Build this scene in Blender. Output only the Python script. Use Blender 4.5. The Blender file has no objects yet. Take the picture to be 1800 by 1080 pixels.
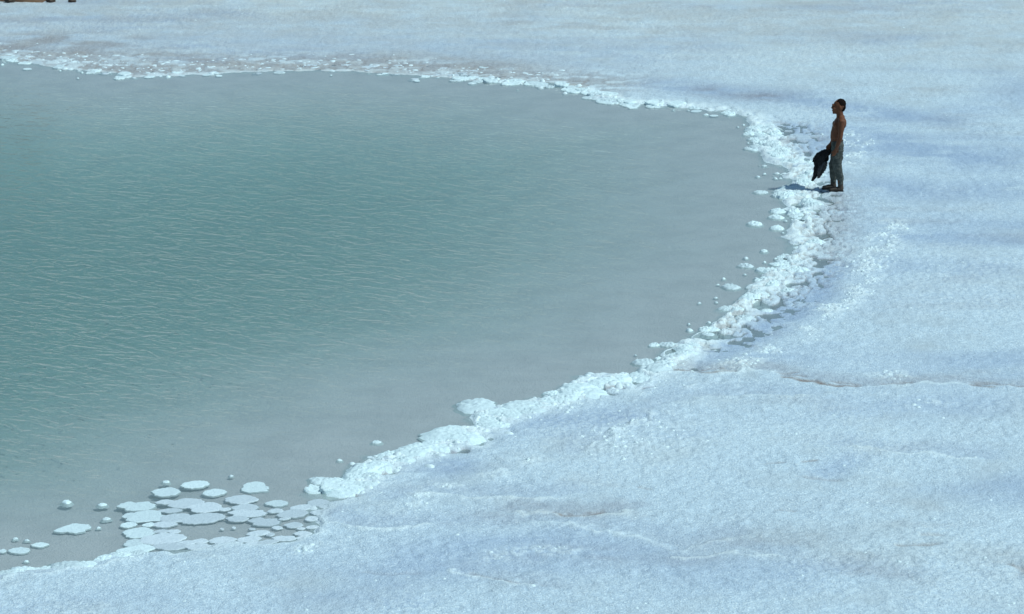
import bpy, bmesh, math, random
import numpy as np
from mathutils import Vector, Matrix

random.seed(7)
rng = np.random.default_rng(11)
R = math.radians
S = bpy.context.scene

# ------------------------------------------------------------------ camera
CAM_H, PITCH, FPX, PW, PH = 12.5, R(15.0), 5400.0, 1800.0, 1080.0
cam = bpy.data.cameras.new('camera')
cam_o = bpy.data.objects.new('camera', cam)
S.collection.objects.link(cam_o)
cam.sensor_width = 36.0
cam.lens = 36.0 * FPX / PW
cam.clip_start, cam.clip_end = 0.5, 9000.0
cam_o.location = (0, 0, CAM_H)
cam_o.rotation_euler = (R(90) - PITCH, 0, 0)
S.camera = cam_o

# ------------------------------------------------------------------ sky, sun, exposure
SUN_AZ, SUN_EL = math.atan2(1.04, -0.30), R(55)
world = bpy.data.worlds.new('World'); S.world = world
world.use_nodes = True
wn, wl = world.node_tree.nodes, world.node_tree.links
bg = wn['Background']
sky = wn.new('ShaderNodeTexSky')
sky.sky_type = 'NISHITA'; sky.sun_disc = False
sky.sun_elevation = SUN_EL; sky.sun_rotation = SUN_AZ
sky.air_density = 1.0; sky.dust_density = 0.6; sky.ozone_density = 1.2
wl.new(sky.outputs[0], bg.inputs[0])
bg.inputs[1].default_value = 0.075
sun = bpy.data.lights.new('sun', 'SUN')
sun.energy = 3.1; sun.angle = R(0.53); sun.color = (1.0, 0.965, 0.91)
sun_o = bpy.data.objects.new('sun', sun); S.collection.objects.link(sun_o)
sv = Vector((math.sin(SUN_AZ) * math.cos(SUN_EL), math.cos(SUN_AZ) * math.cos(SUN_EL), math.sin(SUN_EL)))
sun_o.rotation_euler = sv.to_track_quat('Z', 'Y').to_euler()
sun_o.location = (20, 30, 60)
vs = S.view_settings
vs.view_transform = 'Standard'; vs.look = 'None'; vs.gamma = 1.0; vs.exposure = 0.11
vs.use_curve_mapping = False
# the photograph was taken with a cool white balance
vs.use_white_balance = True
vs.white_balance_temperature = 5580
vs.white_balance_tint = -5
S.render.engine = 'CYCLES'
S.cycles.use_denoising = True
S.cycles.max_bounces = 6; S.cycles.diffuse_bounces = 3; S.cycles.glossy_bounces = 3
S.cycles.transparent_max_bounces = 12

# ------------------------------------------------------------------ helpers
COL = S.collection
def px2w(x, y, z=0.0):
    """photo pixel -> point on the level z"""
    cx, cy = (x - 900.0) / FPX, (540.0 - y) / FPX
    dy = math.cos(PITCH) + cy * math.sin(PITCH)
    dz = -math.sin(PITCH) + cy * math.cos(PITCH)
    t = (z - CAM_H) / dz
    return (cx * t, dy * t)
def pxs(pts): return np.array([px2w(*p) for p in pts])
def px_m(y):
    """metres per photo pixel across, on the ground seen at row y"""
    cy = (540.0 - y) / FPX
    return CAM_H / (math.sin(PITCH) - cy * math.cos(PITCH)) / FPX

def hash2(ix, iy, s):
    n = (ix.astype(np.int64) * 374761393 + iy.astype(np.int64) * 668265263 + s * 974711) & 0xffffffff
    n = ((n ^ (n >> 13)) * 1274126177) & 0xffffffff
    n = (n ^ (n >> 16)) & 0xffffffff
    return n.astype(np.float64) / 4294967295.0
def vnoise(x, y, s=0):
    ix, iy = np.floor(x), np.floor(y)
    fx, fy = x - ix, y - iy
    ux, uy = fx * fx * (3 - 2 * fx), fy * fy * (3 - 2 * fy)
    a, b = hash2(ix, iy, s), hash2(ix + 1, iy, s)
    c, d = hash2(ix, iy + 1, s), hash2(ix + 1, iy + 1, s)
    return (a + (b - a) * ux) * (1 - uy) + (c + (d - c) * ux) * uy
def fbm(x, y, scale, octv=4, s=0, gain=0.5):
    """-1..1"""
    out = np.zeros_like(x); amp, tot, f = 1.0, 0.0, 1.0 / scale
    for o in range(octv):
        cs, sn = math.cos(o * 1.3 + .4), math.sin(o * 1.3 + .4)
        out += amp * (vnoise((x * cs - y * sn) * f, (x * sn + y * cs) * f, s + o * 17) * 2 - 1)
        tot += amp; amp *= gain; f *= 2.03
    return out / tot
def worley(x, y, cell, s=0):
    """F1, F2 in units of the cell, id hash"""
    X, Y = x / cell, y / cell
    ix, iy = np.floor(X), np.floor(Y)
    f1 = np.full_like(X, 9.0); f2 = np.full_like(X, 9.0); idh = np.zeros_like(X)
    for dx in (-1, 0, 1):
        for dy in (-1, 0, 1):
            cx, cy = ix + dx, iy + dy
            d = np.hypot(cx + 0.1 + 0.8 * hash2(cx, cy, s) - X, cy + 0.1 + 0.8 * hash2(cx, cy, s + 5) - Y)
            m = d < f1
            f2 = np.where(m, f1, np.minimum(f2, d))
            idh = np.where(m, hash2(cx, cy, s + 9), idh)
            f1 = np.where(m, d, f1)
    return f1, f2, idh
def sstep(a, b, v):
    t = np.clip((v - a) / (b - a), 0, 1)
    return t * t * (3 - 2 * t)
def seg_dist(x, y, pts, closed=False, more=True):
    """distance to a polyline, signed side and arc position of the nearest point"""
    best = np.full_like(x, 1e18); side = np.zeros_like(x); arc = np.zeros_like(x)
    n = len(pts); acc = 0.0
    for i in range(n if closed else n - 1):
        ax, ay = [float(v) for v in pts[i]]; bx, by = [float(v) for v in pts[(i + 1) % n]]
        ex, ey = bx - ax, by - ay
        L2 = ex * ex + ey * ey + 1e-12; L = math.sqrt(L2)
        rx, ry = x - ax, y - ay
        t = np.clip((rx * ex + ry * ey) / L2, 0, 1)
        d2 = (rx - t * ex) ** 2 + (ry - t * ey) ** 2
        if more:
            m = d2 < best
            side = np.where(m, ex * ry - ey * rx, side)
            arc = np.where(m, acc + t * L, arc)
        np.minimum(best, d2, out=best)
        acc += L
    return np.sqrt(best), np.sign(side), arc
def inside(x, y, pts):
    c = np.zeros(x.shape, bool); n = len(pts); j = n - 1
    for i in range(n):
        xi, yi = pts[i]; xj, yj = pts[j]
        c ^= ((yi > y) != (yj > y)) & (x < (xj - xi) * (y - yi) / (yj - yi + 1e-15) + xi)
        j = i
    return c

# ------------------------------------------------------------------ traced outlines (photo pixels)
SHORE_PX = [(-40, 100), (0, 104), (30, 110), (60, 113), (95, 118), (140, 124), (190, 129), (215, 134), (265, 133), (330, 131),
    (400, 129), (450, 126), (500, 124), (560, 124), (620, 125), (680, 129), (735, 134), (775, 135), (800, 137), (830, 142), (880, 146),
    (930, 149), (965, 150), (1005, 155), (1040, 163), (1046, 174), (1075, 181), (1130, 185), (1190, 189), (1215, 188), (1240, 191), (1265, 195), (1290, 200),
    (1312, 212), (1326, 222), (1330, 240), (1326, 252), (1336, 262), (1340, 272), (1352, 286), (1372, 290), (1380, 304), (1384, 322), (1376, 334), (1384, 352),
    (1392, 380), (1386, 400), (1384, 420), (1386, 440), (1372, 462), (1348, 482), (1318, 506), (1292, 534), (1264, 560),
    (1232, 586), (1198, 606), (1168, 630), (1150, 642), (1122, 656), (1094, 661), (1062, 661), (1018, 666), (996, 686), (960, 702),
    (905, 712), (862, 718), (838, 728), (834, 748), (800, 755), (768, 772), (735, 788), (690, 797), (658, 806), (622, 826), (604, 846),
    (578, 858), (556, 868), (590, 876), (618, 875), (590, 890), (560, 896), (545, 902), (556, 918), (556, 938), (500, 953), (440, 964), (405, 961),
    (350, 968), (300, 972), (240, 976), (200, 978), (140, 988), (60, 996), (0, 1005), (-40, 1012)]
shore = pxs(SHORE_PX)
nl = shore[-1]; fl = shore[0]
LAKE = np.vstack([shore, [(nl[0] - 3, nl[1] - 1.0), (nl[0] - 8, nl[1] + 1.0), (nl[0] - 14, nl[1] + 8), (nl[0] - 17, nl[1] + 16), (fl[0] - 8, fl[1] - 8), (fl[0] - 4, fl[1] - 1.5), (fl[0] - 1.5, fl[1] + .1)]])
POOLS = [pxs([(1331, 223), (1349, 224), (1355, 233), (1350, 239), (1331, 238)]),
         pxs([(1214, 186), (1240, 188), (1268, 192), (1292, 199), (1270, 199), (1240, 194)]),
         pxs([(823, 772), (842, 770), (853, 774), (846, 784), (834, 782)]),
         pxs([(1090, 671), (1118, 667), (1140, 663), (1136, 674), (1118, 692), (1106, 690), (1102, 679)]),
         pxs([(556, 866), (585, 869), (603, 874), (590, 888), (572, 884), (560, 876)]),
         pxs([(1320, 254), (1345, 244), (1338, 254), (1326, 258)])]

# pressure ridges / slab edges: (pixels, step height, crack depth, mud)
EDGES = [
    ([(1150, 656), (1200, 655), (1240, 659), (1290, 659), (1345, 658), (1385, 668), (1420, 671), (1455, 678), (1520, 686), (1575, 683), (1640, 679), (1690, 684), (1735, 688), (1830, 694)], .040, .05, 1.0),
    ([(545, 905), (580, 922), (640, 932), (700, 933), (760, 929), (850, 929), (960, 926), (1040, 934), (1080, 939), (1130, 945), (1160, 958), (1200, 972), (1240, 962), (1275, 955)], .038, .012, .18),
    ([(930, 905), (972, 905), (990, 911), (1015, 913), (1052, 909), (1080, 905)], .02, .04, .85),
    ([(1040, 790), (1082, 762), (1128, 742), (1165, 722), (1218, 704), (1295, 697), (1390, 700)], .030, .01, .12),
    ([(740, 876), (765, 873), (800, 877), (860, 877), (930, 881), (985, 876)], .020, .01, .15),
    ([(1500, 798), (1540, 803), (1580, 808), (1640, 806), (1700, 812)], .022, .012, .25),
    ([(820, 1012), (860, 1022), (900, 1030), (935, 1036)], .018, .012, .3),
    ([(1200, 985), (1260, 978), (1310, 982), (1360, 988)], .016, .01, .25),
    ([(-30, 1026), (60, 1008), (150, 999), (230, 985), (300, 975)], .022, .01, .1),
    ([(290, 964), (315, 960), (338, 954)], .01, .03, .8),
]
EDGES = [(pxs(p), a, b, c) for p, a, b, c in EDGES]
# small open cracks between shore slabs
CRACKS = [(pxs(p), w) for p, w in [
    ([(772, 796), (795, 798), (815, 797), (818, 792)], .065), ([(1064, 685), (1080, 683), (1095, 685)], .05), ([(1048, 692), (1068, 693), (1080, 696)], .045),
    ([(1030, 702), (1048, 703)], .04), ([(1068, 674), (1090, 675), (1110, 672)], .05), ([(1155, 660), (1168, 656)], .04), ([(590, 880), (605, 876), (622, 875)], .05),
    ([(545, 872), (566, 869), (580, 876)], .06), ([(1130, 686), (1150, 682)], .03), ([(672, 836), (690, 833)], .05)]]
BROWN = [(pxs(p), w, k) for p, w, k in [
    ([(1376, 667), (1398, 670), (1412, 673), (1432, 674), (1450, 681), (1468, 684), (1500, 684)], .075, 1.0), ([(1172, 652), (1200, 654), (1225, 658), (1245, 660), (1292, 657)], .06, .8),
    ([(1352, 657), (1370, 660), (1400, 659)], .05, .6), ([(1706, 682), (1722, 686), (1745, 689)], .055, .7), ([(974, 905), (990, 911), (1010, 913), (1040, 911), (1056, 906)], .06, .8),
    ([(585, 868), (600, 874), (622, 874)], .06, .9), ([(435, 953), (470, 949)], .08, .7), ([(285, 961), (305, 958), (330, 953)], .05, .7), ([(1348, 824), (1375, 823)], .05, .5), ([(1410, 820), (1432, 819)], .05, .6),
    ([(1362, 905), (1392, 907)], .06, .45), ([(1575, 970), (1600, 971), (1645, 970)], .07, .5), ([(1620, 953), (1650, 952)], .06, .4), ([(1400, 846), (1420, 848), (1470, 852)], .05, .3), ([(1772, 1008), (1790, 1012), (1800, 1018)], .1, .6),
    ([(640, 1010), (690, 1015), (730, 1012)], .08, .2), ([(830, 1014), (900, 1031), (932, 1033)], .06, .4), ([(905, 888), (920, 890)], .05, .4), ([(1125, 862), (1145, 866)], .05, .4), ([(1455, 362), (1476, 358)], .10, .6), ([(1452, 392), (1478, 390)], .10, .65), ([(1450, 414), (1470, 412)], .1, .4)]]
# damp / lilac tracks: pixels, half width m, weight
DAMP = [(pxs(p), w, k) for p, w, k in [
    ([(1160, 150), (1290, 166), (1400, 176), (1480, 190), (1560, 205), (1640, 216)], .75, .85),
    ([(1500, 240), (1560, 256), (1640, 272), (1720, 282)], 1.3, .85), ([(1560, 330), (1640, 342), (1760, 340)], 1.0, .70),
    ([(1600, 415), (1700, 425), (1800, 430)], .8, .70), ([(1560, 470), (1660, 480), (1800, 470)], .8, .5), ([(1390, 560), (1440, 520), (1470, 470)], .35, .85),
    ([(1250, 625), (1330, 585), (1400, 530)], .35, .85), ([(900, 745), (960, 740), (1040, 742), (1090, 735)], .5, .75), ([(880, 770), (960, 775), (1060, 760)], .4, .35),
    ([(650, 850), (690, 842), (740, 835), (800, 822)], .40, .75), ([(0, 72), (200, 78), (420, 80), (640, 82), (860, 85), (1060, 100)], 2.2, .45),
    ([(860, 90), (960, 95), (1080, 105)], 1.6, .5), ([(1400, 225), (1440, 245), (1440, 265)], .5, .8), ([(520, 1000), (700, 990), (900, 1000)], .6, .25),
    ([(1230, 640), (1300, 610), (1360, 580)], .3, .7), ([(1450, 840), (1500, 815)], .25, .5)]]
MUDP = [(pxs(p), w, k) for p, w, k in [
    ([(0, 84), (60, 90), (130, 96), (220, 103), (340, 109), (460, 112), (620, 112), (760, 118), (860, 126)], 1.4, .66), ([(70, 72), (120, 74), (200, 79)], 1.1, .6), ([(0, 68), (40, 71)], .5, .5),
    ([(1255, 163), (1295, 168), (1340, 172)], .55, .55), ([(880, 905), (960, 902), (1060, 902)], .5, .28), ([(970, 980), (1060, 985)], .4, .25),
    ([(1010, 855), (1060, 862)], .3, .15), ([(1530, 795), (1600, 796)], .35, .3), ([(1280, 960), (1400, 965), (1500, 990)], .6, .22), ([(1530, 1020), (1590, 1028)], .4, .3),
    ([(1770, 1010), (1800, 1020)], .4, .5), ([(1470, 345), (1474, 400), (1462, 440)], .30, .35), ([(1300, 905), (1400, 880)], .6, .1), ([(0, 30), (400, 25), (900, 12), (1400, 10)], 4.5, .22),
    ([(940, 45), (1080, 52), (1180, 60)], 1.6, .28), ([(1300, 62), (1500, 72), (1760, 90)], 2.2, .16)]]
CLUMPS = [(pxs(p), w, k) for p, w, k in [
    ([(1290, 648), (1320, 638), (1352, 618), (1400, 590), (1440, 556), (1480, 536), (1512, 516), (1530, 482), (1545, 448), (1570, 396)], .30, 1.0),
    ([(1165, 684), (1190, 676), (1198, 682)], .22, .9), ([(1050, 780), (1080, 766), (1110, 756), (1150, 735)], .3, .8), ([(700, 900), (728, 888), (765, 866), (800, 855)], .2, .9),
    ([(860, 840), (890, 822), (930, 815)], .25, .7), ([(325, 1000), (370, 993), (392, 988)], .14, 1.0), ([(225, 982), (250, 972)], .2, .8), ([(530, 972), (560, 966)], .15, .8),
    ([(860, 985), (940, 975), (1010, 975)], .25, .5), ([(1560, 665), (1590, 664)], .3, .6),
    ([(1600, 720), (1640, 715)], .25, .6), ([(1530, 1000), (1640, 1010)], .2, .3), 
    ([(1480, 235), (1500, 255), (1495, 290)], .35, .8), ([(1000, 800), (1100, 800), (1200, 760)], .4, .3)]]

# where along the shore the crust is cobbled (arc in pixels matched through the nearest rim path)
RIM_B = pxs([(1190, 188), (1260, 196), (1312, 208), (1345, 235), (1365, 268), (1395, 290), (1405, 330), (1402, 380), (1402, 430), (1378, 470), (1330, 512), (1290, 548), (1240, 590), (1180, 632)])
RIM_C = pxs([(1180, 632), (1110, 664), (1040, 676), (960, 708), (880, 726), (845, 748), (790, 768), (740, 790), (660, 815), (610, 850), (585, 862)])
RIM_A = pxs([(-40, 96), (60, 106), (160, 118), (300, 124), (460, 118), (640, 118), (800, 132), (1000, 148)])
RIM_T = pxs([(800, 136), (900, 146), (1000, 153), (1046, 168), (1100, 181), (1190, 186)])
SCALES = pxs([(1385, 225), (1410, 250), (1425, 275), (1420, 320), (1445, 345), (1452, 380), (1445, 420), (1428, 460), (1400, 495), (1360, 530), (1310, 560), (1265, 600)])
SAND_Y = 75.5

def field(x, y):
    """height of the salt flat and lake bed, and the surface masks"""
    x = np.asarray(x, float); y = np.asarray(y, float)
    n = len(x)
    def near(path, r):
        """indices of the points within reach of a path's box"""
        lo, hi = path.min(0) - r, path.max(0) + r
        return np.nonzero((x > lo[0]) & (x < hi[0]) & (y > lo[1]) & (y < hi[1]))[0]
    def put_max(arr, I, v): arr[I] = np.maximum(arr[I], v)
    d = seg_dist(x.astype(np.float32), y.astype(np.float32), LAKE, True, False)[0].astype(float)
    ins = inside(x, y, LAKE)
    d = np.where(ins, -d, d)
    for P in POOLS:
        I = near(P, 1.5)
        dp = seg_dist(x[I], y[I], P, True)[0]
        d[I] = np.minimum(d[I], np.where(inside(x[I], y[I], P), -dp, dp))
    w1 = fbm(x, y, .9, 2, 3); w2 = fbm(x, y, .22, 2, 31)
    dj = d + np.where(np.abs(d) < 2.0, .13 * w1 + .13 * w2, 0)
    land = sstep(-.03, .07, dj)
    di = np.maximum(-dj, 0)
    bed = -.024 * sstep(0, .12, di) - .016 * sstep(.1, 2.2, di) - 1.05 * (1 - np.exp(-(di / 7.4) ** 2.7)) + .005 * w1
    dl = np.maximum(dj, 0)
    h = np.zeros(n); mud = np.zeros(n); damp = np.zeros(n); bright = np.zeros(n)
    A1 = np.ones(n)
    # open flat, only where it is dry and near enough to show
    I = np.nonzero((dj > -.1) & (y < 95) & (y > 20) & (np.abs(x) < 40))[0]
    xi, yi, dli = x[I], y[I], dl[I]
    und = fbm(xi, yi, 4.2, 3, 40)
    f1 = fbm(xi, yi, .55, 3, 50); f2 = fbm(xi, yi, .13, 2, 60, .6)
    hi = .030 * und * sstep(.3, 4, dli) + .012 * f1 * sstep(0, .8, dli) + .014 * f2 * (.5 + .8 * vnoise(xi / 1.1, yi / 1.1, 99))
    rough = sstep(-.15, .45, fbm(xi, yi, 2.3, 3, 77))
    a1 = worley(xi + .04 * f2, yi + .04 * f2, .085, 5)[0]
    hi += .011 * rough * (1 - np.clip(a1, 0, 1)) * sstep(.2, 1.2, dli)
    h[I] = hi; A1[I] = a1
    dm = .66 * sstep(.0, .65, fbm(xi * .45, yi, 1.7, 4, 131)) + .30 * sstep(.1, .7, fbm(xi * .35, yi, 5.0, 2, 133))
    damp[I] = dm * sstep(.3, 1.5, dli) * .85
    mud[I] = .20 * sstep(.25, .85, fbm(xi * .5, yi, .9, 3, 141)) * sstep(.5, 2, dli)
    bright[I] = .35 * rough * sstep(.5, .2, a1) * sstep(.3, 1, dli)
    h += .030 + .007 * np.minimum(dl, 25)
    # cobbled rim
    for path, wd, amp, cell in ((RIM_B, .40, .028, .15), (RIM_C, .42, .024, .13), (RIM_T, .3, .018, .2)):
        I = near(path, 1.6); dr = seg_dist(x[I], y[I], path)[0]
        k = dr < 1.5; I = I[k]; dr = dr[k]; xi, yi = x[I], y[I]
        m = np.exp(-(dr / wd) ** 2) * land[I]
        c1, c2, cid = worley(xi + .03 * w2[I], yi + .03 * w2[I], cell, 12)
        h[I] += m * amp * (np.sqrt(np.clip(1 - (c1 / .75) ** 2, 0, 1)) * (.4 + .9 * cid) - .25) + m * .012 * fbm(xi, yi, .06, 2, 91)
        h[I] -= np.clip(1.5 * m, 0, 1) * .075 * sstep(.64, .78, vnoise(xi / .30, yi / .44, 95))
        put_max(bright, I, np.clip(m * 1.25 * sstep(.9, .35, c1), 0, 1)); put_max(damp, I, .8 * np.clip(m * 1.4, 0, 1) * sstep(.5, .8, c1))
    # flaky far rim with mud between the flakes
    I = near(RIM_A, 4.5); dr = seg_dist(x[I], y[I], RIM_A)[0]; xi, yi = x[I], y[I]
    mA = np.exp(-(dr / 1.5) ** 2) * land[I]
    c1, c2, cid = worley(xi * .75, yi, .30, 21)
    gap = sstep(.22, .06, c2 - c1); low = sstep(.55, .35, cid)
    h[I] -= mA * (.012 * gap + .012 * low)
    put_max(mud, I, mA * np.clip(.55 * gap + .75 * low, 0, 1) * .75)
    put_max(bright, I, .5 * mA * (1 - gap) * (1 - low))
    # scaly plates with dark gaps behind the right-hand rim
    I = near(SCALES, 1.3); dr = seg_dist(x[I], y[I], SCALES)[0]; xi, yi = x[I], y[I]
    mB = np.exp(-(dr / .52) ** 2) * land[I]
    c1, c2, cid = worley(xi + .05 * w2[I], yi * .75, .165, 33)
    gap = sstep(.20, .04, c2 - c1) * sstep(.28, .5, vnoise(xi / .3, yi / .45, 88)) + .9 * sstep(.74, .80, cid)
    gap = np.clip(gap, 0, 1) * mB
    h[I] -= .045 * gap
    put_max(mud, I, .68 * gap); put_max(damp, I, 1.0 * gap)
    # stepped slab edges and cracks
    for path, stp, dep, mu in EDGES:
        I = near(path, 2.2)
        dd, sd, arc = seg_dist(x[I], y[I], path)
        wob = .12 * w1[I] + .13 * w2[I] + .05 * fbm(x[I], y[I], .09, 2, 79)
        sdist = dd * -sd + wob                              # + towards the camera side
        fade = sstep(2.0, .1, dd)
        var = .45 + .75 * vnoise(arc / .55, arc * 0, 71)
        h[I] += .32 * stp * fade * var * sstep(-.03, .03, sdist) * np.exp(-np.maximum(sdist, 0) / .45)
        lip = np.exp(-((sdist - .05) / (.03 + .035 * vnoise(arc / .2, arc * 0, 73))) ** 2) * fade * sstep(.30, .62, vnoise(arc / .7, arc * 0, 74))
        h[I] += .010 * lip * var
        put_max(bright, I, .55 * lip * var)
        ck = np.exp(-((sdist + .13) / .07) ** 2) * fade * sstep(.45, .7, vnoise(arc / .42, arc * 0 + 3, 72))
        h[I] -= .35 * dep * ck
        put_max(mud, I, .6 * mu * ck)
        soft = np.exp(-((sdist + .25) / .3) ** 2) * (sdist < 0) * fade
        put_max(mud, I, .28 * mu * soft * (.4 + .6 * var)); put_max(damp, I, .3 * soft)
    for path, wd in CRACKS:
        I = near(path, .4); dd = seg_dist(x[I], y[I], path)[0]
        ck = np.exp(-((dd + .02 * w2[I]) / wd) ** 2)
        h[I] -= .035 * ck; put_max(mud, I, .62 * ck); put_max(damp, I, ck)
    for path, wd, k in BROWN:
        I = near(path, .7); dd, _, arc = seg_dist(x[I], y[I], path)
        ck = np.exp(-((dd + .035 * w2[I] + .02 * w1[I]) / (wd * (.45 + .8 * vnoise(arc / .16, arc * 0, 75)))) ** 2)
        h[I] -= .02 * ck; put_max(mud, I, k * ck)
    for path, wd, k in DAMP:
        I = near(path, wd * 2.4); dd = seg_dist(x[I], y[I], path)[0]
        m = k * np.exp(-(dd / wd) ** 2) * sstep(-.85, .10, fbm(x[I] * .55, y[I], .5, 3, 101) + .5 * fbm(x[I] * .4, y[I], 1.6, 2, 103))
        put_max(damp, I, m); h[I] -= .022 * m
    for path, wd, k in MUDP:
        I = near(path, wd * 2.4); dd = seg_dist(x[I], y[I], path)[0]
        m = k * np.exp(-(dd / wd) ** 2) * sstep(-.5, .4, fbm(x[I] * .5, y[I], .45, 3, 111) + .5 * fbm(x[I] * .4, y[I], 1.6, 2, 113))
        put_max(mud, I, m); h[I] -= .014 * m
    for path, wd, k in CLUMPS:
        I = near(path, wd * 2.4); dd = seg_dist(x[I], y[I], path)[0]
        m = k * np.exp(-(dd / wd) ** 2) * sstep(-.25, .35, fbm(x[I], y[I], .35, 3, 121))
        h[I] += m * .030 * np.clip(1.1 - A1[I] * 1.5, 0, 1)
        put_max(bright, I, m * sstep(.65, .3, A1[I]))
    sy = SAND_Y + .9 * fbm(x, y, 6, 2, 151)
    sand = sstep(-1.2, 1.6, y - sy)
    sand = np.maximum(sand, .42 * sstep(60, 74, y))
    h += .05 * np.clip(y - SAND_Y - 3, 0, 120)
    z = bed * (1 - land) + h * land
    return dict(z=z, d=dj, mud=np.clip(mud, 0, 1) * land, damp=np.clip(damp, 0, 1) * land, bright=np.clip(np.maximum(bright, .5 * sstep(.25, 0, dj)), 0, 1), sand=sand, bed=sstep(-.03, -.16, dj))
def gz(x, y):
    return float(field(np.array([x]), np.array([y]))['z'][0])
def on_ground(px, py):
    z = 0.0
    for _ in range(4):
        x, y = px2w(px, py, z); z = gz(x, y)
    return x, y
def gzs(P):
    return field(P[:, 0], P[:, 1])

# ------------------------------------------------------------------ materials
def mat(name):
    m = bpy.data.materials.new(name); m.use_nodes = True
    nt = m.node_tree; b = nt.nodes['Principled BSDF']
    return m, nt, b, nt.nodes, nt.links
def ramp_mix(nt, a, b, fac, name=None):
    n = nt.nodes.new('ShaderNodeMix'); n.data_type = 'RGBA'
    for sock, v in ((n.inputs[6], a), (n.inputs[7], b)):
        if isinstance(v, tuple): sock.default_value = (*v, 1)
        else: nt.links.new(v, sock)
    if isinstance(fac, float): n.inputs[0].default_value = fac
    else: nt.links.new(fac, n.inputs[0])
    return n.outputs[2]
def noise(nt, scale, detail=4, rough=.6, coord=None, dist=0.0):
    n = nt.nodes.new('ShaderNodeTexNoise'); n.inputs['Scale'].default_value = scale
    n.inputs['Detail'].default_value = detail; n.inputs['Roughness'].default_value = rough
    n.inputs['Distortion'].default_value = dist
    if coord is not None: nt.links.new(coord, n.inputs['Vector'])
    return n.outputs['Fac']
def maprange(nt, v, a, b, c=0.0, d=1.0):
    n = nt.nodes.new('ShaderNodeMapRange')
    n.inputs[1].default_value, n.inputs[2].default_value, n.inputs[3].default_value, n.inputs[4].default_value = a, b, c, d
    nt.links.new(v, n.inputs[0]); return n.outputs[0]
def math_n(nt, op, a, b):
    n = nt.nodes.new('ShaderNodeMath'); n.operation = op
    for i, v in enumerate((a, b)):
        if isinstance(v, (int, float)): n.inputs[i].default_value = v
        else: nt.links.new(v, n.inputs[i])
    return n.outputs[0]
def attr(nt, name):
    n = nt.nodes.new('ShaderNodeAttribute'); n.attribute_name = name; return n.outputs['Fac']
def coord(nt, which='Object'):
    return nt.nodes.new('ShaderNodeTexCoord').outputs[which]
def bump(nt, h, strength, dist, b):
    n = nt.nodes.new('ShaderNodeBump'); n.inputs['Strength'].default_value = strength; n.inputs['Distance'].default_value = dist
    nt.links.new(h, n.inputs['Height']); nt.links.new(n.outputs[0], b.inputs['Normal']); return n

SALT = (.545, .645, .700); SALT_DAMP = (.335, .42, .55); SALT_BRIGHT = (.78, .86, .84)
MUD = (.27, .22, .185); SAND = (.52, .50, .43); BED = (.775, .765, .775)

M_ground, nt, b, N, L = mat('salt_ground')
co = coord(nt)
g1 = noise(nt, 12, 3, .75, co); g2 = noise(nt, 42, 2, .7, co); g3 = noise(nt, 1.4, 3, .6, co)
c = ramp_mix(nt, SALT, (.44, .525, .58), maprange(nt, g1, .40, .64))
c = ramp_mix(nt, c, (.76, .84, .83), maprange(nt, g2, .53, .64))
c = ramp_mix(nt, c, (.48, .54, .555), maprange(nt, noise(nt, .55, 4, .65, co), .50, .68, 0, .7))
dampf = math_n(nt, 'MULTIPLY', attr(nt, 'damp'), maprange(nt, g1, .25, .6, .55, 1.0))
c = ramp_mix(nt, c, SALT_DAMP, dampf)
c = ramp_mix(nt, c, SALT_BRIGHT, attr(nt, 'bright'))
c = ramp_mix(nt, c, SAND, math_n(nt, 'MULTIPLY', attr(nt, 'sand'), maprange(nt, g3, .35, .6, .35, .95)))
mudf = math_n(nt, 'MULTIPLY', attr(nt, 'mud'), maprange(nt, g1, .3, .6, .6, 1.0))
c = ramp_mix(nt, c, ramp_mix(nt, MUD, (.20, .14, .105), g3), mudf)
c = ramp_mix(nt, c, ramp_mix(nt, BED, (.685, .675, .685), maprange(nt, g3, .4, .65)), attr(nt, 'bed'))
L.new(c, b.inputs['Base Color'])
L.new(maprange(nt, dampf, 0, 1, .75, .42), b.inputs['Roughness'])
b.inputs['Specular IOR Level'].default_value = .35
bump(nt, math_n(nt, 'ADD', math_n(nt, 'MULTIPLY', g1, 1.0), math_n(nt, 'MULTIPLY', g2, .55)), .75, .035, b)

def salt_mat(name, base, shade):
    m, nt, b, N, L = mat(name)
    co = coord(nt); geo = N.new('ShaderNodeNewGeometry')
    p = geo.outputs['Position']
    n1 = noise(nt, 22, 4, .65, p); n2 = noise(nt, 70, 2, .6, p)
    c = ramp_mix(nt, base, shade, maprange(nt, n1, .42, .72))
    oi = N.new('ShaderNodeObjectInfo')
    c = ramp_mix(nt, c, tuple(v * .84 for v in shade), maprange(nt, oi.outputs['Random'], .35, 1.0, 0.0, .75))
    L.new(c, b.inputs['Base Color']); b.inputs['Roughness'].default_value = .6
    b.inputs['Specular IOR Level'].default_value = .4
    bump(nt, math_n(nt, 'ADD', n1, math_n(nt, 'MULTIPLY', n2, .4)), .6, .02, b)
    return m
M_rim = salt_mat('white_salt_crust', (.74, .86, .845), (.62, .72, .74))
M_pan = salt_mat('pale_salt_pancake', (.66, .73, .75), (.56, .64, .67))
M_small = salt_mat('salt_crystals', (.72, .81, .80), (.62, .71, .73))

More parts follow.
